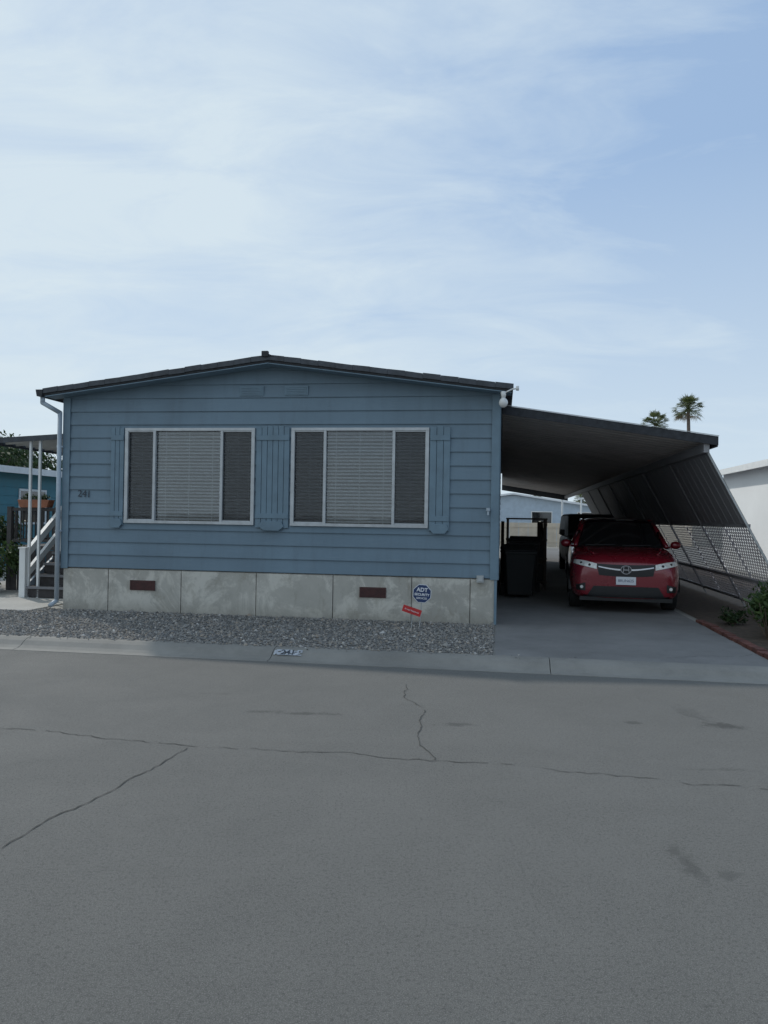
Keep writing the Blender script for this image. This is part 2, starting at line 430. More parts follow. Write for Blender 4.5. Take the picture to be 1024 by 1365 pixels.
g = MB(); v, f = crack([(0, 0), (.5, .25), (.85, .3), (1.3, .75)], .006); g.add([(a.x, a.y, .001) for a in v], f)
struct(place(g.make('driveway_crack_marks', M_crack), 1.9, -2.2, .107))

# ------------------------------------------------------------ house
house = thing('mobile_home', -3.32, 0, 0.1, 'weathered light blue mobile home with low gable roof and lap siding', 'house')
HOFF = (3.32, 0, -.1)
def hm(mb, name, mats, **k):
    return mb.make(name, mats, parent=house, loc=HOFF, **k)
WINS = [(-5.62, -3.60, .225, .755), (-3.0, -.9975, .245, .755)]
WZ0, WZ1 = 1.47, 2.895
LIP = .020
def siding(mb, L, ztop, openings, z0=.76, h=.2, apex=None):
    half = L/2
    zb = set()
    z = z0
    while z < (apex or ztop): zb.add(round(z, 4)); z += h
    bl = sorted(zb)
    for zbot in bl:
        zt = min(zbot+h, apex or ztop)
        br = [zbot, zt] + [q for o in openings for q in (o[2], o[3]) if zbot < q < zt]
        if apex and zbot < ztop < zt: br.append(ztop)
        br = sorted(set(br))
        yo = lambda q: -LIP*(1-(q-zbot)/h)-.002
        def xr(q):
            if not apex or q <= ztop: return 0, L
            w = half*(apex-q)/(apex-ztop); return half-w, half+w
        for a, b in zip(br, br[1:]):
            cuts = sorted([(o[0], o[1]) for o in openings if o[2] <= a+1e-4 and o[3] >= b-1e-4])
            segs = []
            pts = [None] + [e for c in cuts for e in c] + [None]
            for i in range(0, len(pts), 2): segs.append((pts[i], pts[i+1]))
            for (s0, s1) in segs:
                a0, a1 = xr(a); b0, b1 = xr(b)
                xa0 = a0 if s0 is None else s0; xb0 = b0 if s0 is None else s0
                xa1 = a1 if s1 is None else s1; xb1 = b1 if s1 is None else s1
                mb.quad((xa0, yo(a), a), (xa1, yo(a), a), (xb1, yo(b), b), (xb0, yo(b), b))
                if a == zbot: mb.quad((xa0, 0.0, a), (xa1, 0.0, a), (xa1, yo(a), a), (xa0, yo(a), a))
LW = 6.64
w = MB(); ops = [(a+LW, b+LW, WZ0, WZ1) for a, b, _, _ in WINS]
siding(w, LW, 3.38, ops, apex=3.82)
for v in range(len(w.v)): w.v[v] = (w.v[v][0]-LW, w.v[v][1], w.v[v][2])
hm(w, 'front_wall', M_siding)
HL = 19.
w = MB(); siding(w, HL, 3.4, [])
w.v = [(-p[1], p[0], p[2]) for p in w.v]; hm(w, 'side_wall', M_siding)
w = MB(); siding(w, HL, 3.4, [])
w.v = [(-LW+p[1], p[0], p[2]) for p in w.v]; hm(w, 'side_wall', M_siding)
w = MB(); w.prism([(-LW, .1), (0, .1), (0, 3.38), (-LW/2, 3.82), (-LW, 3.38)], 'y', HL-.05, HL); hm(w, 'rear_wall', M_trim)
w = MB(); w.box(-.085, .03, -.036, -.024, .74, 3.38); w.box(.030, .042, -.024, .09, .74, 3.36); hm(w, 'corner_trim', M_trim, bevel=.003)
w = MB(); w.box(-LW-.03, -LW+.085, -.036, -.024, .74, 3.38); w.box(-LW-.042, -LW-.030, -.024, .09, .74, 3.36); hm(w, 'corner_trim', M_trim, bevel=.003)
w = MB()
seams = [-LW, -5.89, -4.71, -3.53, -2.36, -1.2, -.36, 0]
for a, b in zip(seams, seams[1:]):
    w.box(a+.006, b-.006, -.012+random.uniform(-.004, .004), .02, .06, .74)
w.box(-.02, -.001, .02, HL, .06, .75); w.box(-LW+.001, -LW+.02, .02, HL, .06, .75)
w.box(-LW+.03, -.03, .022, .03, .06, .75)
hm(w, 'skirting', M_skirt, bevel=.003)
w = MB(); w.box(-.022, .016, -.03, -.018, .1, .735); hm(w, 'corner_post', M_trim)
for vx0, vx1 in ((-5.52, -5.12), (-1.96, -1.57)):
    w = MB(); w.box(vx0, vx1, -.028, -.018, .435, .585)
    for i in range(7):
        z = .452+i*.018; w.box(vx0+.02, vx1-.02, -.036, -.029, z, z+.009)
    w.box(vx0, vx0+.018, -.037, -.029, .435, .585); w.box(vx1-.018, vx1, -.037, -.029, .435, .585)
    hm(w, 'vent', M_vent)
ex = 3.52
w = MB()
for sgn in (-1, 1):
    a = -LW/2; e = a+sgn*ex
    w.prism([(a, 3.92), (e, 3.46), (e, 3.37), (a, 3.83)], 'y', -.30, HL+.2)
w.prism([(-3.43, 3.905), (-3.32, 3.955), (-3.21, 3.905)], 'y', -.33, HL+.2)
hm(w, 'roof', M_roof)
w = MB()
for sgn in (-1, 1):
    a = -LW/2; e = a+sgn*(ex+.01)
    n = 14
    for i in range(n):
        t0, t1 = i/n, (i+1)/n-.001
        x0, x1 = a+(e-a)*t0, a+(e-a)*t1; z0 = 3.935-.46*t0+random.uniform(-.006, .006); z1 = 3.935-.46*t1+random.uniform(-.006, .006)
        w.prism([(x0, z0), (x1, z1), (x1, z1-.075), (x0, z0-.075)], 'y', -.325, -.302)
hm(w, 'fascia', M_roofmet)
w = MB()
for sgn in (-1, 1):
    a = -LW/2; e = a+sgn*(ex-.02)
    w.prism([(a, 3.825), (e, 3.368), (e, 3.355), (a, 3.812)], 'y', -.30, -.02)
hm(w, 'soffit', M_trim)
w = MB(); w.box(-3.40, -3.30, -.36, -.30, 3.90, 3.985); hm(w, 'ridge_cap', M_roof, bevel=.01)
w = MB(); w.prism([(-6.84, 3.46), (-6.95, 3.46), (-6.93, 3.36), (-6.85, 3.35)], 'y', -.34, HL); hm(w, 'gutter', M_roof)
w = MB(); w.tube([(-6.88, -.26, 3.36), (-6.88, -.26, 3.27), (-6.70, -.08, 3.14), (-6.70, -.08, .24), (-6.74, -.2, .17)], .035, 12)
for z in (2.6, 1.3): w.box(-6.745, -6.655, -.085, -.02, z, z+.03)
hm(w, 'downspout', M_trimlt, smooth=True)
for a, b in ((-3.83, -3.46), (-3.137, -2.78)):
    w = MB(); w.box(a, b, -.032, -.022, 3.385, 3.53)
    for i in range(5): w.box(a+.02, b-.02, -.040, -.033, 3.40+i*.025, 3.412+i*.025)
    hm(w, 'gable_vent', M_trim)
for k, (a, b, f1, f2) in enumerate(WINS):
    win = bpy.data.objects.new('window', None); sc.collection.objects.link(win); win.parent = house; win.location = HOFF
    wd = b-a; m1 = a+wd*f1; m2 = a+wd*f2
    w = MB(); t = .032
    w.box(a-.02, b+.02, -.045, .01, WZ1-t, WZ1+.012); w.box(a-.02, b+.02, -.05, .01, WZ0-.012, WZ0+t)
    w.box(a-.02, a+t, -.044, .01, WZ0+t, WZ1-t); w.box(b-t, b+.02, -.044, .01, WZ0+t, WZ1-t)
    for m in (m1, m2): w.box(m-.02, m+.02, -.042, .012, WZ0+t, WZ1-t)
    for (p, q) in ((a+t, m1-.02), (m2+.02, b-t)):
        w.box(p, q, -.03, -.012, WZ0+t, WZ0+t+.018); w.box(p, q, -.03, -.012, WZ1-t-.018, WZ1-t)
    w.make('frame', M_frame, parent=win, bevel=.002)
    w = MB(); w.box(a, b, .012, .016, WZ0, WZ1); w.make('pane', M_glass, parent=win)
    for (p, q) in ((a+t, m1-.02), (m2+.02, b-t)):
        w = MB(); w.quad((p, -.008, WZ0+t), (q, -.008, WZ0+t), (q, -.008, WZ1-t), (p, -.008, WZ1-t))
        w.make('insect_screen', M_screen, parent=win)
    w = MB(); pitch = .050; nz = int((WZ1-WZ0-.06)/pitch)
    for i in range(nz):
        z = WZ0+.06+i*pitch
        for j, (p, q) in enumerate(((a+.02, m1-.004), (m1+.004, m2-.004), (m2+.004, b-.02))):
            rnd = random.uniform(-.003, .003); tl = random.uniform(-.004, .004)
            if k == 1 and i < 2 and j == 1: tl += .010*(-1)**i
            w.add([(p, .035, z+rnd-.014), (q, .035, z+tl-.014), (q, .062, z+tl+.013), (p, .062, z+rnd+.013)], [(0, 1, 2, 3)], 0 if j == 1 else 1)
    for (p, q, mi) in ((a+.02, m1-.004, 1), (m1+.004, m2-.004, 0), (m2+.004, b-.02, 1)):
        for fx in (.15, .5, .85):
            xx = p+(q-p)*fx; w.box(xx-.003, xx+.003, .030, .032, WZ0+.03, WZ1-.02, mi)
    w.make('blind', [M_blind, M_blindshade], parent=win)
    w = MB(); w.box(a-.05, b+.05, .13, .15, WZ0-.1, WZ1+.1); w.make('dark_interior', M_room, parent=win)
def shutter(x0, x1):
    w = MB(); n = max(2, round((x1-x0)/.085)); bw = (x1-x0)/n; zc = 1.40
    for i in range(n):
        w.box(x0+i*bw+.003, x0+(i+1)*bw-.003, -.042, -.023, zc+ (.02 if i in (0, n-1) else 0), 2.935-(.02 if i in (0, n-1) else 0))
    for z in (2.72, 1.56):
        w.box(x0+.005, x1-.005, -.056, -.043, z, z+.075)
    xc = (x0+x1)/2; hw = min(.19, (x1-x0)*.46)
    w.prism([(xc-hw, 1.44), (xc-hw*.8, 1.52), (xc+hw*.8, 1.52), (xc+hw, 1.44), (xc+hw*.6, 1.38), (xc-hw*.6, 1.38)], 'y', -.07, -.043)
    hm(w, 'shutter', M_trim, bevel=.004)
shutter(-5.87, -5.655); shutter(-3.555, -3.045); shutter(-.965, -.67)
text('241', .15, 'house_number', M_num, house, (HOFF[0]-6.30, -.030, 1.86-.1+.03), rot=(math.pi/2, .06, 0))
w = MB(); w.box(-.27, -.17, -.075, -.025, .70, .80); w.box(-.255, -.185, -.085, -.075, .715, .785); hm(w, 'outlet_box', M_offwhite, bevel=.004)
w = MB(); w.tube([(-.12, -.03, 1.72), (-.12, -.09, 1.72), (-.12, -.1, 1.66)], .014); w.cyl((-.12, -.09, 1.76), (-.12, -.09, 1.72), .03); hm(w, 'hose_tap', M_trimlt)
w = MB(); w.cyl((.07, -.30, 3.37), (.07, -.30, 3.28), .04, .03); w.sph((.07, -.32, 3.215), (.062, .062, .07)); w.tube([(.08, -.31, 3.35), (.19, -.33, 3.40), (.28, -.33, 3.41)], .011)
w.cyl((.26, -.33, 3.38), (.26, -.33, 3.44), .022)
hm(w, 'porch_lamp', M_bulb, smooth=True)

# ------------------------------------------------------------ carport
cp = thing('carport', 1.6, .75, .1, 'long dark metal carport roof attached to the blue mobile home', 'carport')
CO = (-1.6, -.75, -.1)
xi, xo, zi, zo = .06, 3.14, 3.30, 2.83
CL0, CL1 = .75, 26.
w = MB(); p = .30; y = CL0; prof = []
while y < CL1:
    prof += [(y, 0), (y+.20, 0), (y+.22, -.05), (y+.28, -.05)]; y += p
for (a, b) in zip(prof, prof[1:]):
    w.quad((xi, a[0], zi+a[1]), (xo, a[0], zo+a[1]), (xo, b[0], zo+b[1]), (xi, b[0], zi+b[1]))
w.quad((xi, CL0, zi+.012), (xo, CL0, zo+.012), (xo, CL1, zo+.012), (xi, CL1, zi+.012))
w.make('roof_panel', M_carportu, parent=cp, loc=CO)
w = MB()
w.prism([(xi, zi+.03), (xo+.03, zo+.03), (xo+.03, zo-.10), (xi, zi-.10)], 'y', CL0-.03, CL0-.004)
w.prism([(xi, zi+.03), (xo, zo+.03), (xo, zo-.3), (xi, zi-.3)], 'y', CL1+.001, CL1+.03)
w.box(xo+.002, xo+.03, CL0-.002, CL1, zo-.12, zo+.028)
w.make('fascia', M_roof, parent=cp, loc=CO)
w = MB(); w.bar((xi, CL0-.035, zi+.038), (xo+.035, CL0-.035, zo+.038), .015, .009); w.make('edge_strip', M_offwhite, parent=cp, loc=CO)
w = MB(); w.box(2.98, 3.06, CL0+.02, CL1, zo-.2, zo-.07); w.make('support_beam', M_scr, parent=cp, loc=CO)
T = Vector((3.06, 0, 2.70)); Bm = Vector((4.42, 0, .12))
def S(t, y, off=0.):
    n = Vector((Bm.z-T.z, 0, -(Bm.x-T.x))).normalized()
    q = T.lerp(Bm, t)+n*off; return Vector((q.x, y, q.z))
Y0, Y1 = .9, 19.
w = MB(); tm = .44
y = Y0
while y < Y1:
    for (a, b, o0, o1) in ((0, .26, 0, 0), (.26, .275, 0, .008), (.275, .325, .008, .008), (.325, .34, .008, 0)):
        w.quad(S(0, y+a, o0), S(tm, y+a, o0), S(tm, y+b, o1), S(0, y+b, o1))
    y += .34
w.make('upper_side_panel', M_scr, parent=cp, loc=CO)
w = MB(); y = Y0
LEN = (Bm-T).length
while y < Y1-.01:
    for (a, b, o0, o1) in ((0, 1.28, .0, .0), (1.28, 1.30, .0, .02), (1.30, 1.32, .02, 0)):
        w.quad(S(tm, y+a, o0), S(.95, y+a, o0), S(.95, min(y+b, Y1), o1), S(tm, min(y+b, Y1), o1))
    y += 1.32
lo = w.make('lower_side_panel', M_perf, parent=cp, loc=CO)
uvl = lo.data.uv_layers.new(name='UVMap')
for lp in lo.data.loops:
    v = lo.data.vertices[lp.vertex_index].co; uvl.data[lp.index].uv = (v.y, (T.z-v.z)/(T.z-Bm.z)*LEN)
w = MB()
for t in (.0, tm, .95): w.bar(S(t, Y0, .0), S(t, Y1, .0), .04, .05)
w.make('screen_rail', M_railm, parent=cp, loc=CO)
w = MB(); w.bar(S(.78, Y0, .035), S(.78, Y1, .035), .025, .05); w.make('screen_rail', M_railm, parent=cp, loc=CO)
y = Y0; k = 0
while y < Y1+.1:
    w = MB(); w.bar(S(-.02, y, .022), S(1.0, y, .022), .03, .025); w.make('screen_stud', M_offwhite if k == 0 else M_railm, parent=cp, loc=CO)
    y += 2.64; k += 1

# ------------------------------------------------------------ car builder
def spokes(w, c, r, side, mi):
    for i in range(5):
        t = 2*math.pi*i/5+.3
        w.bar((c[0]+side*.01, c[1], c[2]), (c[0]+side*.01, c[1]+math.cos(t)*r, c[2]+math.sin(t)*r), .03, .055, mi)
def wheels(car, ys, hw, R=.335, tw=.215):
    for y in ys:
        for s in (-1, 1):
            wh = bpy.data.objects.new('wheel', None); sc.collection.objects.link(wh); wh.parent = car; wh.location = (s*(hw-tw/2), y, R)
            w = MB(); n = 28
            prof = [(-tw/2, R*.66), (-tw/2, R*.93), (-tw*.4, R), (tw*.4, R), (tw/2, R*.93), (tw/2, R*.66)]
            vs = []
            for (xx, rr) in prof:
                for i in range(n): t = 2*math.pi*i/n; vs.append((xx, rr*math.cos(t), rr*math.sin(t)))
            fs = [(j*n+i, j*n+(i+1) % n, (j+1)*n+(i+1) % n, (j+1)*n+i) for j in range(len(prof)-1) for i in range(n)]
            w.add(vs, fs); w.make('tyre', M_rubber, parent=wh, smooth=True)
            w = MB(); w.cyl((-tw*.3, 0, 0), (tw*.3, 0, 0), R*.66, n=24, mi=1); spokes(w, (s*tw*.42, 0, 0), R*.62, s, 0); w.cyl((s*tw*.3, 0, 0), (s*tw*.5, 0, 0), .06)
            for j in range(24):
                a0 = 2*math.pi*j/24; a1 = 2*math.pi*(j+1)/24
                w.quad((s*tw*.3, R*.66*math.cos(a0), R*.66*math.sin(a0)), (s*tw*.3, R*.66*math.cos(a1), R*.66*math.sin(a1)), (s*tw*.48, R*.64*math.cos(a1), R*.64*math.sin(a1)), (s*tw*.48, R*.64*math.cos(a0), R*.64*math.sin(a0)))
            w.make('rim', [M_rim, M_black], parent=wh)
def loft_body(stations, prof):
    w = MB(); rings = []
    for st in stations:
        half = prof(*st); ring = [(x, st[0], z) for x, z in half] + [(-x, st[0], z) for x, z in reversed(half[1:-1])]
        rings.append(ring)
    n = len(rings[0]); vs = [v for r in rings for v in r]
    fs = [(j*n+i, j*n+(i+1) % n, (j+1)*n+(i+1) % n, (j+1)*n+i) for j in range(len(rings)-1) for i in range(n)]
    fs += [tuple(range(n)), tuple(range((len(rings)-1)*n, len(rings)*n))[::-1]]
    w.add(vs, fs); return w
car = thing('parked_car', 2.07, 1.85, .106, 'dark red compact crossover car parked under the carport', 'car', yaw=-.07)
def prof(y, w, zb, zt, zs):
    return [(0, zb), (w*.86, zb), (w*.97, zb+.10), (w, (zb+zs)/2), (w*.985, zs), (w*.90, zt-.035), (w*.62, zt), (w*.25, zt+.005), (0, zt+.01)]
st = [(-.02, .70, .27, .74, .60), (.0, .74, .24, .80, .66), (.07, .80, .21, .90, .74), (.20, .85, .20, .955, .80), (.42, .88, .20, .99, .85), (.8, .885, .20, 1.03, .90), (1.15, .885, .2, 1.06, .93),
      (2.0, .885, .2, 1.08, .95), (3.2, .885, .2, 1.10, .97), (3.9, .86, .24, 1.07, .95), (4.2, .80, .28, 1.0, .9), (4.29, .70, .33, .92, .8)]
body = loft_body(st, prof).make('body', M_red, parent=car, smooth=True, sub=2)
bpy.context.view_layer.update()
bv = BVHTree.FromObject(body, bpy.context.evaluated_depsgraph_get())
def fy(x, z, off=.012):
    for k in range(12):
        h = bv.ray_cast(Vector((x, -2, z)), Vector((0, 1, 0)))
        if h[0] is not None: return h[0].y-off
        x *= .99; z -= .004
    return .3
def wgrid(w, pts_fn, nu, nv, mi=0):
    vs = [pts_fn(i/nu, j/nv) for j in range(nv+1) for i in range(nu+1)]
    w.add(vs, [(j*(nu+1)+i, j*(nu+1)+i+1, (j+1)*(nu+1)+i+1, (j+1)*(nu+1)+i) for j in range(nv) for i in range(nu)], mi)
def skin(w, fx, fz, nu, nv, off=.012, mi=0):
    def f(u, v):
        x, z = fx(u, v), fz(u, v); return (x, fy(x, z, off), z)
    wgrid(w, f, nu, nv, mi)
    def g2(u, v, d):
        x, z = fx(u, v), fz(u, v); return (x, fy(x, z, off)+d*(off+.02), z)
    for v0 in (0, 1): wgrid(w, lambda u, v: g2(u, v0, v), nu, 1, mi)
    for u0 in (0, 1): wgrid(w, lambda u, v: g2(u0, u, v), nv, 1, mi)
for s in (-1, 1):
    w = MB(); w.tube([(s*.50, .16, .955), (s*.58, .5, 1.005), (s*.66, 1.05, 1.058)], .016, 8)
    w.make('hood_crease', M_red, parent=car, smooth=True)
w = MB()
wgrid(w, lambda u, v: ((2*u-1)*(.77-.17*v), 1.0+.88*v+.16*(2*u-1)**2, 1.045+.465*v-.01*(2*u-1)**2), 10, 4); w.make('windshield', M_cglass, parent=car, smooth=True)
w = MB()
wgrid(w, lambda u, v: ((2*u-1)*.62, 1.86+1.85*v+.12*(2*u-1)**2*(1-v), 1.51+.055*math.sin(math.pi*min(1, v*.8+.12))-.05*(2*u-1)**4), 12, 8)
w.make('roof', M_red, parent=car, smooth=True)
for s in (-1, 1):
    w = MB(); w.quad((s*.80, 1.22, 1.04), (s*.80, 3.6, 1.08), (s*.615, 3.5, 1.47), (s*.605, 2.0, 1.49)); w.make('side_window', M_cglass, parent=car)
    w = MB(); w.tube([(s*.775, 1.14, 1.05), (s*.69, 1.6, 1.30), (s*.61, 2.0, 1.49), (s*.615, 3.3, 1.51), (s*.70, 3.95, 1.1)], .036, 8)
    w.bar((s*.80, 2.35, 1.05), (s*.625, 2.4, 1.49), .05, .06); w.make('door_pillar', M_red, parent=car, smooth=True)
w = MB(); wgrid(w, lambda u, v: ((2*u-1)*(.61+.12*v), 3.68+.42*v-.05*(2*u-1)**2, 1.51-.45*v), 6, 3); w.make('rear_window', M_cglass, parent=car, smooth=True)
w = MB(); skin(w, lambda u, v: (2*u-1)*(.42+.04*v), lambda u, v: .600+.190*v+.02*(2*u-1)**2*(1-v)+.012*(2*u-1)**2*v, 16, 6, .010)
w.make('grille', M_black, parent=car)
w = MB()
for s in (-1, 1): skin(w, lambda u, v: s*(.085+.345*u), lambda u, v: .698+.050*u**1.5+.026*v*(1-.3*u), 8, 1, .020)
w.make('grille_bar', M_chrome, parent=car, smooth=True)
w = MB(); yy = fy(0, .72, .040); e = .048; zc = .712
w.bar((-e, yy, zc-e), (-e*.72, yy, zc+e), .012, .018); w.bar((e, yy, zc-e), (e*.72, yy, zc+e), .012, .018); w.bar((-e, yy, zc), (e, yy, zc), .012, .016)
ov = [(math.cos(t)*.080*(1+.08*math.sin(t)), yy, zc+math.sin(t)*.066) for t in [2*math.pi*i/20 for i in range(21)]]
for a, b in zip(ov, ov[1:]): w.bar(a, b, .011, .011)
w.make('emblem', M_rim, parent=car)
w = MB(); skin(w, lambda u, v: (2*u-1)*(.60-.10*v), lambda u, v: .285+.155*v, 14, 5, .010); w.make('lower_intake', M_black, parent=car)
w = MB(); skin(w, lambda u, v: (2*u-1)*.66, lambda u, v: .262+.03*v, 14, 1, .02); w.box(-.72, .72, .0, .2, .20, .262); w.make('bumper_lip', M_black, parent=car)
for s in (-1, 1):
    w = MB(); skin(w, lambda u, v: s*(.455+.39*u), lambda u, v: (.715+.085*u)+(.085+.015*u)*v*(1-.5*u**3), 12, 5, .014); w.make('headlight', M_lamp, parent=car, smooth=True)
    for (xx, zz, rr) in ((.57, .78, .022), (.70, .81, .020)):
        w = MB(); w.sph((s*xx, fy(s*xx, zz, .014), zz), (rr, .012, rr)); w.make('headlight_projector', M_black, parent=car, smooth=True)
    w = MB(); skin(w, lambda u, v: s*(.63+.15*u), lambda u, v: .36+.13*v*(1-.3*u), 6, 4, .008); w.make('fog_lamp_housing', M_black, parent=car)
    w = MB(); yf = fy(s*.69, .42, .0); w.cyl((s*.69, yf, .42), (s*.69, yf-.03, .42), .024, .026, 16); w.make('fog_lamp', M_lamp, parent=car)
    w = MB(); w.sph((s*.94, 1.30, 1.09), (.09, .06, .07)); w.bar((s*.80, 1.32, 1.04), (s*.92, 1.32, 1.06), .06, .04); w.make('mirror', M_red, parent=car, smooth=True)
    for yc in (.86, 3.42):
        w = MB()
        for i in range(14):
            t0 = math.pi*i/14; t1 = math.pi*(i+1)/14
            r0, r1 = .35, .43
            q = lambda t, r: (s*.895, yc+math.cos(t)*r, .33+math.sin(t)*r)
            w.quad(q(t0, r0), q(t1, r0), q(t1, r1), q(t0, r1)); w.quad(q(t0, r0), q(t1, r0), (s*.7, q(t1, r0)[1], q(t1, r0)[2]), (s*.7, q(t0, r0)[1], q(t0, r0)[2]))
        for i in range(14):
            t0 = math.pi*i/14; t1 = math.pi*(i+1)/14
            w.add([(s*.888, yc, .25), (s*.888, yc+math.cos(t0)*.36, .33+math.sin(t0)*.36), (s*.888, yc+math.cos(t1)*.36, .33+math.sin(t1)*.36)], [(0, 1, 2)])
        w.make('wheel_arch', M_black, parent=car)
    w = MB(); w.box(s*.81-.03, s*.81+.03, .7, 3.5, .16, .26); w.make('sill', M_black, parent=car)
py_ = fy(0, .53, .02)
w = MB(); w.box(-.155, .155, py_-.012, py_, .470, .600); w.make('license_plate', M_signwhite, parent=car, bevel=.004)
text('8RUN625', .060, 'plate_number', M_plate, car, (0, py_-.0135, .535))
w = MB(); w.tube([(-.6, 1.03, 1.075), (-.1, 1.02, 1.085)], .009); w.make('wiper', M_black, parent=car)
w = MB(); w.tube([(.02, .97, 1.075), (.5, 1.03, 1.08)], .009); w.make('wiper', M_black, parent=car)
wheels(car, (.86, 3.42), .875)

van = thing('parked_van', 2.62, 10.2, .106, 'dark boxy van parked behind the red car', 'van'); van.scale = (.86, .9, .90)
st = [(0, .74, .4, .95, .8), (.06, .82, .34, 1.08, .9), (.5, .88, .3, 1.16, 1.0), (1., .89, .3, 1.22, 1.05), (4.4, .89, .3, 1.25, 1.05), (4.5, .84, .36, 1.2, 1.0)]
loft_body(st, prof).make('body', M_darkcar, parent=van, smooth=True, sub=1)
w = MB()
def cab(y, hb, ht, z): return [(-hb, y, 1.18), (hb, y, 1.18), (ht, y, z-.07), (ht*.88, y, z), (-ht*.88, y, z), (-ht, y, z-.07)]
R_ = [cab(.95, .84, .80, 1.30), cab(1.5, .86, .76, 1.82), cab(1.8, .86, .76, 1.88), cab(4.3, .86, .78, 1.88), cab(4.45, .84, .74, 1.80)]
vs = [v for r in R_ for v in r]; n = 6
w.add(vs, [(j*n+i, j*n+(i+1) % n, (j+1)*n+(i+1) % n, (j+1)*n+i) for j in range(4) for i in range(n)]+[tuple(range(n)), tuple(range(4*n, 5*n))[::-1]])
w.make('cabin', M_darkcar, parent=van, bevel=.02)
w = MB(); w.quad((-.72, .97, 1.28), (.72, .97, 1.28), (.66, 1.47, 1.76), (-.66, 1.47, 1.76)); w.make('windshield', M_cglass, parent=van)
for s in (-1, 1):
    w = MB(); w.box(min(s*.52, s*.76), max(s*.52, s*.76), -.02, .1, .84, .98); w.make('headlight', M_lamp, parent=van, bevel=.01)
    w = MB(); w.box(min(s*.9, s*1.05), max(s*.9, s*1.05), 1.2, 1.3, 1.2, 1.38); w.make('mirror', M_black, parent=van, bevel=.02)
w = MB(); w.box(-.46, .46, -.03, .05, .72, .92); w.make('grille', M_black, parent=van)
w = MB(); w.box(-.84, .84, -.06, .1, .42, .6); w.make('bumper', M_black, parent=van, bevel=.02)
wheels(van, (.85, 3.5), .88)

# ------------------------------------------------------------ bins, shelf and side steps in carport
def bin_(hx, hy, hgt=1.05, yaw=0.):
    b = thing('wheeled_bin', hx, hy, .106, 'black wheeled rubbish bin standing against the house side', 'bin', 'bins beside the house', yaw)
    w = MB(); z1 = hgt-.08
    vs = [(-.23, -.27, .06), (.23, -.27, .06), (.23, .25, .06), (-.23, .25, .06), (-.29, -.36, z1), (.29, -.36, z1), (.29, .33, z1), (-.29, .33, z1)]
    w.add(vs, [(3, 2, 1, 0), (4, 5, 6, 7), (0, 1, 5, 4), (1, 2, 6, 5), (2, 3, 7, 6), (3, 0, 4, 7)]); w.box(-.31, .31, -.38, .35, z1-.06, z1-.005)
    w.make('body', M_bin, parent=b, bevel=.015)
    w = MB(); w.prism([(-.39, z1), (.36, z1), (.36, z1+.05), (.1, z1+.12), (-.3, z1+.06), (-.39, z1+.02)], 'x', -.31, .31); w.make('lid', M_bin, parent=b, bevel=.03)
    for a in (-.3, .24):
        w = MB(); w.cyl((a, .26, .11), (a+.06, .26, .11), .11, n=18); w.make('wheel', M_rubber, parent=b)
    w = MB(); w.tube([(-.25, .36, z1-.02), (-.25, .42, z1), (.25, .42, z1), (.25, .36, z1-.02)], .015); w.make('handle', M_black, parent=b)
bin_(.40, 4.1, .98, .12); bin_(.55, 5.0, 1.12, -.1)
shf = thing('storage_rack', .60, 5.9, .106, 'dark open storage rack packed with boxes beside the house', 'rack')
for x_ in (-.42, .38):
    for y_ in (-.2, .25):
        w = MB(); w.box(x_, x_+.05, y_, y_+.05, 0, 1.52); w.make('leg', M_wood, parent=shf)
for z_ in (.15, .65, 1.05, 1.50):
    w = MB(); w.box(-.43, .44, -.21, .31, z_, z_+.035); w.make('shelf', M_wood, parent=shf)
w = MB(); w.box(-.36, -.02, -.18, .22, .19, .60); w.box(.02, .36, -.17, .2, .19, .55); w.box(-.33, .1, -.16, .2, .69, 1.0); w.box(.14, .36, -.16, .2, .69, .92); w.make('stored_box', M_bin, parent=shf, bevel=.01)
rk = thing('side_steps', .6, 8.2, .106, 'dark wooden side steps with railing beside the house', 'steps')
for i in range(4):
    w = MB(); w.box(-.5, .45, -.9+i*.28, -.62+i*.28+.02, .15+.18*i, .19+.18*i); w.make('tread', M_wood, parent=rk)
w = MB(); w.box(-.5, .45, .23, 1.6, .75, .79); w.make('landing', M_wood, parent=rk)
for x_ in (-.5, .45):
    w = MB()
    w.bar((x_, -.9, 1.0), (x_, .2, 1.42), .05, .05); w.bar((x_, .2, 1.42), (x_, 1.6, 1.42), .05, .05)
    for y_, z_ in ((-.88, 1.0), (.2, 1.42), (1.55, 1.42)): w.box(x_-.04, x_+.04, y_-.04, y_+.04, 0, z_+.03)
    w.make('railing', M_wood, parent=rk)

# ------------------------------------------------------------ security sign
sg = thing('yard_sign', -1.02, -.55, .1, 'small navy octagonal security sign on a stake in the gravel', 'sign')
w = MB(); w.cyl((0, 0, -.05), (0, 0, .5), .008); w.make('stake', M_offwhite, parent=sg)
w = MB(); oc = [(math.cos(math.pi/8+i*math.pi/4)*.135, math.sin(math.pi/8+i*math.pi/4)*.135+.47) for i in range(8)]
w.prism(oc, 'y', -.018, -.009); w.make('rim', M_signwhite, parent=sg)
w = MB(); oc = [(math.cos(math.pi/8+i*math.pi/4)*.127, math.sin(math.pi/8+i*math.pi/4)*.127+.47) for i in range(8)]
w.prism(oc, 'y', -.022, -.0182); w.make('panel', M_signblue, parent=sg)
text('SECURITY', .046, 'sign_lettering', M_signwhite, sg, (0, -.0235, .455), bold=.0012)
text('SERVICES', .036, 'sign_lettering', M_signwhite, sg, (0, -.0235, .405), bold=.0006)
text('ADT', .075, 'sign_lettering', M_signwhite, sg, (0, -.0235, .52), bold=.002)
sg.rotation_euler[1] = .06
rs = thing('warning_sign', -1.11, -.72, .1, 'small red tilted armed response plate on a stake', 'sign')
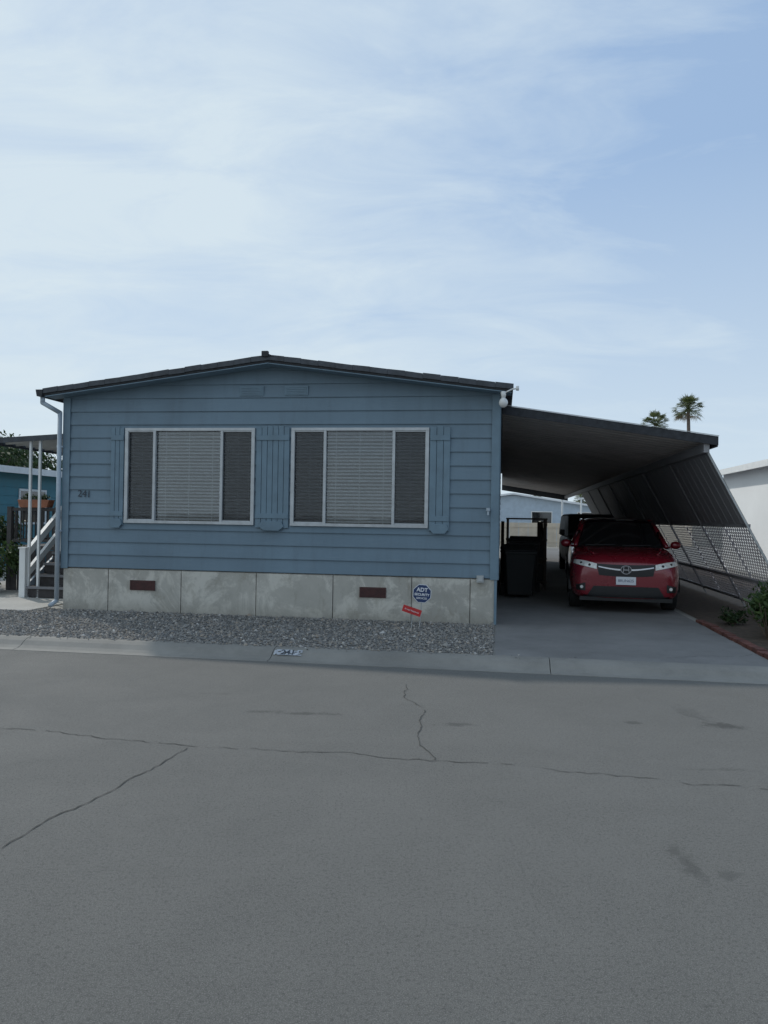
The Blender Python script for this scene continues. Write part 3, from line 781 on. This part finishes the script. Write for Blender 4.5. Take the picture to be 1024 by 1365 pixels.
w = MB(); w.cyl((0, 0.01, -.05), (0, .01, .2), .006); w.make('stake', M_offwhite, parent=rs)
rot = Matrix.Translation((0, 0, .25)) @ Matrix.Rotation(.30, 4, 'Y')
w = MB(); w.box(-.13, .13, -.01, 0, -.045, .045, M=rot); w.make('panel', M_redpl, parent=rs)
text('Armed Response', .029, 'sign_lettering', M_signwhite, rs, (0, -.0115, .25), rot=(math.pi/2, .30, 0))
cn = MB()
rotc = math.atan2(.065, .10)
rr_ = random.Random(3)
for i in range(16):
    for j in range(6):
        if rr_.random() < .22: continue
        cn.box(-.16+i*.02, -.14+i*.02, -.045+j*.015, -.03+j*.015, 0, .0015)
M_wornwhite = mat('worn_white_paint', (.38, .40, .43), .7, var=.35, scale=30)
o = cn.make('curb_number_plate', M_wornwhite)
o.location = W(-2.27, -2.695, .0745); o.rotation_euler = (rotc*.95, 0, YAW)
tag(o, 'worn white patch with dark house number 241 painted on the kerb', 'painted number')
text('241', .11, 'curb_numeral', M_num, o, (0, -.004, .0025), rot=(0, 0, 0), ext=.0006, bold=.002)

eb = thing('brick_edging', 3.05, -2.45, .1, 'row of red bricks edging the driveway', 'edging')
g = MB(); y = -2.45
while y < 1.0:
    dx = random.uniform(-.012, .012); g.box(-.055+dx, .055+dx, y+2.45+.005, y+2.45+.19, -.03, .045+random.uniform(-.006, .01)); y += .2
g.make('brick_row', M_redbr, parent=eb, bevel=.006)

# ------------------------------------------------------------ foliage helpers
def leaves(w, blobs, n, size, mi=0, shell=.55):
    tot = sum(b[3]*b[4]*b[5] for b in blobs)
    for b in blobs:
        k = int(n*b[3]*b[4]*b[5]/tot)
        for _ in range(k):
            d = Vector((random.gauss(0, 1), random.gauss(0, 1), random.gauss(0, 1))).normalized()
            r = random.uniform(shell, 1.08)
            c = Vector((b[0]+d.x*b[3]*r, b[1]+d.y*b[4]*r, b[2]+d.z*b[5]*r))
            a = Vector((random.gauss(0, 1), random.gauss(0, 1), random.gauss(0, 1))).normalized(); q = a.orthogonal().normalized(); e_ = a.cross(q)
            s = size*random.uniform(.6, 1.4)
            w.add([c-q*s*.35, c+e_*s, c+q*s*.35, c-e_*s*.8], [(0, 1, 2, 3)], mi)
def bush(name, hx, hy, r, h, label, n=1400, m=None, leaf=.04):
    b = thing(name, hx, hy, .1, label, 'bush')
    w = MB()
    for i in range(9):
        t = random.uniform(0, 6.28); w.cyl((0, 0, 0), (math.cos(t)*r*.7, math.sin(t)*r*.7, h*random.uniform(.5, .9)), .012, .004, 5)
    w.make('stem', M_bark, parent=b)
    bl = [(random.uniform(-.6, .6)*r, random.uniform(-.6, .6)*r, h*random.uniform(.3, .8), r*random.uniform(.3, .5), r*random.uniform(.3, .5), h*random.uniform(.2, .33)) for _ in range(10)]
    w = MB(); leaves(w, bl, n, leaf, shell=.2); w.make('foliage', m or M_leaf, parent=b)
bush('garden_bush', 3.50, -.45, .45, .75, 'leafy green plant in the bed beside the driveway', 2800, None, .05)
bush('garden_bush', 4.1, .2, .5, .7, 'leafy green plant in the bed beside the driveway', 2200, None, .05)
bush('garden_bush', 3.65, -1.3, .3, .35, 'small green plant beside the red brick edging', 900)
bush('garden_bush', 3.45, .9, .25, .25, 'small green plant beside the red brick edging', 500, M_leafd)
bush('shrub', -9.3, 2.0, .55, 1.0, 'green shrub growing beside the porch', 2600, M_leaf, .05)
bush('shrub', -10.2, 3.0, .7, 1.5, 'green shrub growing beside the porch', 2600, M_leafd, .06)
def tree(name, hx, hy, H, R, label, n=7000, leaf=.16):
    b = thing(name, hx, hy, 0, label, 'tree')
    w = MB(); w.cyl((0, 0, 0), (.1, 0, H*.5), R*.09, R*.06, 10)
    bl = []
    for i in range(12):
        t = i*2.4; rr = R*random.uniform(.35, .75); z = H*random.uniform(.55, .88)
        e_ = (math.cos(t)*rr, math.sin(t)*rr, z); w.cyl((.1, 0, H*random.uniform(.35, .5)), e_, R*.035, R*.01, 6)
        s = R*random.uniform(.28, .45); bl.append((*e_, s, s, s*.75))
    bl.append((0, 0, H*.85, R*.45, R*.45, R*.35))
    w.make('trunk', M_bark, parent=b)
    w = MB(); leaves(w, bl, n, leaf, shell=.35); w.make('crown', M_leafd, parent=b)
tree('broadleaf_tree', -26.5, 24, 4.9, 3.6, 'dark green leafy tree behind the neighbouring home')
tree('broadleaf_tree', -32, 34, 6, 4.5, 'dark green leafy tree behind the neighbouring home')
def palm(x, y, H, R, label, n=60):
    b = bpy.data.objects.new('palm_tree', None); sc.collection.objects.link(b); b.location = (x, y, 0)
    tag(b, label, 'palm tree', 'distant fan palms')
    w = MB(); k = 8
    for i in range(k):
        z0, z1 = H*i/k, H*(i+1)/k; f = lambda z: .30-.12*z/H
        w.cyl((.12*math.sin(z0*.3), 0, z0), (.12*math.sin(z1*.3), 0, z1), f(z0), f(z1), 8)
    w.make('trunk', M_palmtr, parent=b)
    w = MB(); top = Vector((.12*math.sin(H*.3), 0, H))
    for i in range(n):
        az = random.uniform(0, 6.28); el = random.uniform(-.75, 1.35)
        d = Vector((math.cos(az)*math.cos(el), math.sin(az)*math.cos(el), math.sin(el))); L = R*random.uniform(.45, .6)
        c = top+d*L; w.cyl(top, c, .03, .02, 4, 0)
        side = d.cross(Vector((0, 0, 1))).normalized(); up = side.cross(d)
        for j in range(13):
            t = (j-6)/6*1.3; dd = (d*math.cos(t)+side*math.sin(t)).normalized()
            tip = c+dd*R*random.uniform(.34, .52)*(1-.25*abs(t)/1.25)-Vector((0, 0, R*random.uniform(.05, .14))); wv = up.cross(dd)*.028*R/1.5
            w.add([c, c+dd*R*.22+wv, tip, c+dd*R*.22-wv], [(0, 1, 2, 3)], 0 if el > -.45 else 1)
    w.make('crown', [M_palm, M_palmdead], parent=b)
palm(33.2, 84, 13.9, 2.0, 'tall fan palm with round crown against the sky', 70)
palm(31.0, 88, 12.7, 2.0, 'shorter fan palm with round crown against the sky', 70)
palm(21.8, 112, 5.6, 1.6, 'distant fan palm seen beneath the carport roof')
palm(28.2, 110, 4.6, 1.5, 'distant fan palm seen beneath the carport roof')

# ------------------------------------------------------------ porch on the left
po = thing('porch_stairs', -7.5, 1.3, .1, 'porch stairs with pale railings and dark treads beside the home', 'stairs')
for i in range(4):
    w = MB(); w.box(-.64, .66, i*.26, i*.26+.29, .155+.19*i, .20+.19*i); w.box(-.64, .66, i*.26+.03, i*.26+.05, .19*i+.012, .154+.19*i)
    w.box(-.64, .66, i*.26-.012, i*.26-.001, .16+.19*i, .204+.19*i, 1)
    w.make('tread', [M_step, M_nosing], parent=po)
for x_ in (-.68, .68):
    w = MB(); w.prism([(-.02, 0), (.25, 0), (1.06, .55), (1.06, .78), (.0, .18)], 'x', x_-.02, x_+.02)
    w.make('stringer', M_trimlt, parent=po)
    w = MB()
    w.bar((x_, .04, .74), (x_, 1.1, 1.50), .07, .12); w.bar((x_, .04, .38), (x_, 1.1, 1.14), .06, .11)
    for y_, z_ in ((0, .86), (1.12, 1.6)): w.box(x_-.055, x_+.055, y_-.055, y_+.055, 0, z_); w.box(x_-.07, x_+.07, y_-.07, y_+.07, z_, z_+.025)
    w.make('handrail', M_white if x_ < 0 else M_trimlt, parent=po)
dk = thing('porch_deck', -8.0, 2.45, .1, 'raised porch deck with railing along the side of the home', 'porch')
w = MB(); w.box(-1.3, 1.3, 0, 8, .78, .85)
for i in range(12): w.box(-1.3+i*.2, -1.12+i*.2, .01, .03, .0, .77)
w.make('deck', M_step, parent=dk)
w = MB()
w.bar((-1.3, .05, 1.55), (-.3, .05, 1.55), .05, .06); w.bar((-1.3, .05, .95), (-.3, .05, .95), .04, .05)
w.bar((-1.28, .05, 1.55), (-1.28, 8, 1.55), .05, .06); w.bar((-1.28, .05, .95), (-1.28, 8, .95), .04, .05)
for i in range(9): w.box(-1.3+i*.115, -1.28+i*.115, .04, .06, .95, 1.53)
for i in range(40): w.box(-1.29, -1.27, .05+i*.2, .07+i*.2, .95, 1.53)
for x_ in (-1.28, -.3): w.box(x_-.045, x_+.045, .005, .095, .0, 1.6)
w.make('railing', M_step, parent=dk)
aw = thing('porch_awning', -7.8, 1.3, .1, 'pale metal porch awning on slim twin posts', 'awning')
w = MB(); y = 0
while y < 10:
    w.quad((1.1, y, 2.86), (-.95, y, 2.74), (-.95, y+.22, 2.74), (1.1, y+.22, 2.86)); w.quad((1.1, y+.22, 2.86), (-.95, y+.22, 2.74), (-.95, y+.25, 2.70), (1.1, y+.25, 2.82)); w.quad((1.1, y+.25, 2.82), (-.95, y+.25, 2.70), (-.95, y+.3, 2.74), (1.1, y+.3, 2.86)); y += .3
w.make('roof_panel', M_offwhite, parent=aw)
w = MB(); w.prism([(1.1, 2.91), (-1.0, 2.79), (-1.0, 2.70), (1.1, 2.82)], 'y', -.03, -.004); w.box(-1.0, -.97, 0, 10, 2.67, 2.79); w.make('fascia', M_roofmet, parent=aw)
for y_ in (.05, 4, 8):
    for x_ in (-.32, -.14):
        w = MB(); w.box(x_-.02, x_+.02, y_-.02, y_+.02, .0 if y_ < 1 else .75, 2.76)
        w.make('post', M_white, parent=aw)
pl = thing('planter_box', -8.75, 2.5, 1.685, 'terracotta planter box resting on the porch railing', 'planter')
w = MB(); w.prism([(-.28, 0), (.28, 0), (.33, .15), (-.33, .15)], 'y', -.1, .1); w.make('box', M_terra, parent=pl, bevel=.008)
w = MB(); leaves(w, [(-.15, 0, .2, .15, .1, .07), (.15, 0, .19, .15, .1, .06)], 200, .04, shell=.1); w.make('plants', M_leafd, parent=pl)
hg = thing('hanging_decoration', -8.15, 3.0, 1.75, 'red hanging lantern beneath the porch awning', 'decoration')
w = MB(); w.cyl((0, 0, .45), (0, 0, 1.1), .004, n=5); w.make('cord', M_black, parent=hg)
w = MB(); w.cyl((0, 0, 0), (0, 0, .06), .09, .12, 12); w.cyl((0, 0, .06), (0, 0, .36), .1, .1, 12); w.cyl((0, 0, .36), (0, 0, .46), .14, .03, 12); w.make('lantern_body', mat('dull_red', (.16, .03, .025), .6), parent=hg)

# ------------------------------------------------------------ neighbouring buildings
def nhome(hx0, hx1, hy0, hy1, zt, label, wallm, roofm, rise=.4, wins=(), sidewins=(), name='neighbour_home', laps=True):
    b = thing(name, (hx0+hx1)/2, hy0, .0, label, 'house')
    hw = (hx1-hx0)/2; L = hy1-hy0
    w = MB(); w.prism([(-hw, .0), (hw, .0), (hw, zt), (0, zt+rise), (-hw, zt)], 'y', 0, L)
    if laps:
        for z in [.8+.25*i for i in range(int((zt-.8)/.25))]:
            h_ = .225
            w.box(-hw-.012, -hw-.001, 0, L, z, z+h_); w.box(hw+.001, hw+.012, 0, L, z, z+h_); w.box(-hw, hw, -.012, -.001, z, z+h_)
    w.make('wall', wallm, parent=b)
    w = MB()
    for s in (-1, 1): w.prism([(0, zt+rise+.14), (s*(hw+.35), zt+.09-rise*.1), (s*(hw+.35), zt-.03-rise*.1), (0, zt+rise+.03)], 'y', -.35, L+.3)
    w.make('roof', roofm, parent=b)
    for s in (-1, 1):
        w = MB(); w.box(min(s*(hw+.352), s*(hw+.40)), max(s*(hw+.352), s*(hw+.40)), -.35, L+.3, zt-.09, zt+.09)
        w.make('gutter', M_white, parent=b)
    for (x0, x1, z0, z1) in wins:
        wn = bpy.data.objects.new('window', None); sc.collection.objects.link(wn); wn.parent = b
        w = MB(); w.box(x0-.05, x1+.05, -.04, -.014, z0-.05, z0); w.box(x0-.05, x1+.05, -.04, -.014, z1, z1+.05); w.box(x0-.05, x0, -.04, -.014, z0, z1); w.box(x1, x1+.05, -.04, -.014, z0, z1); w.make('frame', M_white, parent=wn)
        w = MB(); w.box(x0, x1, -.025, -.014, z0, z1); w.make('pane', M_cglass, parent=wn)
    for (s, y0, y1, z0, z1) in sidewins:
        wn = bpy.data.objects.new('window', None); sc.collection.objects.link(wn); wn.parent = b
        xa, xb = sorted((s*(hw+.014), s*(hw+.04)))
        w = MB(); w.box(xa, xb, y0-.06, y1+.06, z0-.06, z0); w.box(xa, xb, y0-.06, y1+.06, z1, z1+.06); w.box(xa, xb, y0-.06, y0, z0, z1); w.box(xa, xb, y1, y1+.06, z0, z1); w.make('frame', M_white, parent=wn)
        xa, xb = sorted((s*(hw+.014), s*(hw+.025)))
        w = MB(); w.box(xa, xb, y0, y1, z0, z1); w.make('pane', M_cglass, parent=wn)
    return b
nhome(7.5, 14.2, 0, 16.5, 3.25, 'white neighbouring mobile home with a pale roof edge', M_pwhite, M_whiteroof, sidewins=[(-1, 2, 3.4, 1.5, 2.6), (-1, 10.4, 11.5, 1.7, 2.5)], laps=False)
nhome(-21, -13.5, 6, 24, 2.75, 'teal neighbouring mobile home with white roof', M_teal, M_whiteroof, rise=.3, sidewins=[(1, 3, 4.2, 1.3, 2.2)])
nhome(-5, 6.5, 38, 50, 2.4, 'pale blue home with white roof seen past the carport', M_paleblue, M_whiteroof, rise=.75, wins=[(1.2, 2.4, 1.2, 2.1), (4, 5.2, 1.2, 2.1)])
nhome(12, 22, 40, 52, 2.7, 'cream home in the row behind', M_cream, M_whiteroof, rise=.4, wins=[(-3, -1.5, 1.2, 2.1)])
f = thing('fence', 1.5, 31, .1, 'beige panel fence behind the carport', 'fence')
w = MB()
for i in range(22): w.box(-6+i*.5, -5.52+i*.5, -.02, .02, .05, 1.35)
w.box(-6, 5, -.045, -.022, .3, .38); w.box(-6, 5, -.045, -.022, 1.1, 1.18)
for i in range(6): w.box(-6.05+i*2.2, -5.95+i*2.2, -.06, .06, 0, 1.45)
w.make('panel', M_fence, parent=f)
for i in range(3):
    f = thing('carport_post', 3.0+i*1.1, 27.5+i*2, .1, 'slim white post of a neighbouring carport', 'post', 'posts behind the carport')
    w = MB(); w.cyl((0, 0, 0), (0, 0, 2.65), .05, n=10); w.box(-.12, .12, -.12, .12, 0, .03); w.box(-.15, .15, -.05, .05, 2.6, 2.68); w.make('shaft', M_white, parent=f)

# ------------------------------------------------------------ world + sun
wd = bpy.data.worlds.new('World'); sc.world = wd; wd.use_nodes = True
nt = wd.node_tree; nt.nodes.clear()
out = nt.nodes.new('ShaderNodeOutputWorld'); bg = nt.nodes.new('ShaderNodeBackground'); nt.links.new(bg.outputs[0], out.inputs[0])
SE, SAZ = math.radians(40), math.radians(-42)
sky = nt.nodes.new('ShaderNodeTexSky'); sky.sky_type = 'NISHITA'; sky.sun_disc = False; sky.sun_elevation = SE; sky.sun_rotation = SAZ
sky.air_density = 1.0; sky.dust_density = .5; sky.ozone_density = 2.0
tc = nt.nodes.new('ShaderNodeTexCoord').outputs['Generated']
sx = nt.nodes.new('ShaderNodeSeparateXYZ'); nt.links.new(tc, sx.inputs[0])
zc = math_(nt, 'ADD', math_(nt, 'MAXIMUM', sx.outputs[2], 0), .20)
px = math_(nt, 'DIVIDE', sx.outputs[0], zc); py = math_(nt, 'DIVIDE', sx.outputs[1], zc)
cb = nt.nodes.new('ShaderNodeCombineXYZ'); nt.links.new(px, cb.inputs[0]); nt.links.new(py, cb.inputs[1])
mp = nt.nodes.new('ShaderNodeMapping'); mp.inputs['Rotation'].default_value = (0, 0, .55); mp.inputs['Scale'].default_value = (.8, 1.5, 1); mp.inputs['Location'].default_value = (3.1, 1.7, 0)
nt.links.new(cb.outputs[0], mp.inputs[0])
n1 = noise(nt, mp.outputs[0], .9, 3, .5, None, .3); n2 = noise(nt, mp.outputs[0], 2.6, 9, .62, None, .6)
v = math_(nt, 'ADD', math_(nt, 'MULTIPLY', n1, .52), math_(nt, 'MULTIPLY', n2, .48))
lf = math_(nt, 'MULTIPLY', sx.outputs[0], -.28)
v = math_(nt, 'ADD', v, lf)
mask = rng(nt, v, .38, .66, .08, .95)
haze = rng(nt, sx.outputs[2], 0, .42, .88, 0.)
fac = math_(nt, 'ADD', mask, math_(nt, 'MULTIPLY', haze, math_(nt, 'SUBTRACT', 1.0, mask)), 0, True)
clear = mixc(nt, .75, sky.outputs[0], (3.55, 5.25, 7.9))
c = mixc(nt, fac, clear, (6.75, 7.85, 8.6))
nt.links.new(c, bg.inputs[0]); bg.inputs[1].default_value = .1
sl = bpy.data.lights.new('sun', 'SUN'); sl.energy = 2.0; sl.angle = math.radians(2.0); sl.color = (1, .95, .88)
so = bpy.data.objects.new('sun', sl); sc.collection.objects.link(so)
d = Vector((math.sin(SAZ)*math.cos(SE), math.cos(SAZ)*math.cos(SE), math.sin(SE)))
so.rotation_euler = (-d).to_track_quat('-Z', 'Y').to_euler()

# ------------------------------------------------------------ camera
cam = bpy.data.cameras.new('camera'); co = bpy.data.objects.new('camera', cam); sc.collection.objects.link(co)
cam.sensor_fit = 'VERTICAL'; cam.sensor_height = 36; cam.lens = 36*1025/1365; cam.clip_end = 3000; cam.clip_start = .05
co.matrix_world = Matrix.Translation((0, 0, 1.6)) @ Matrix.Rotation(math.radians(90.42), 4, 'X') @ Matrix.Rotation(.016, 4, 'Z')
sc.camera = co
sc.view_settings.view_transform = 'Standard'; sc.view_settings.look = 'None'; sc.view_settings.exposure = 0
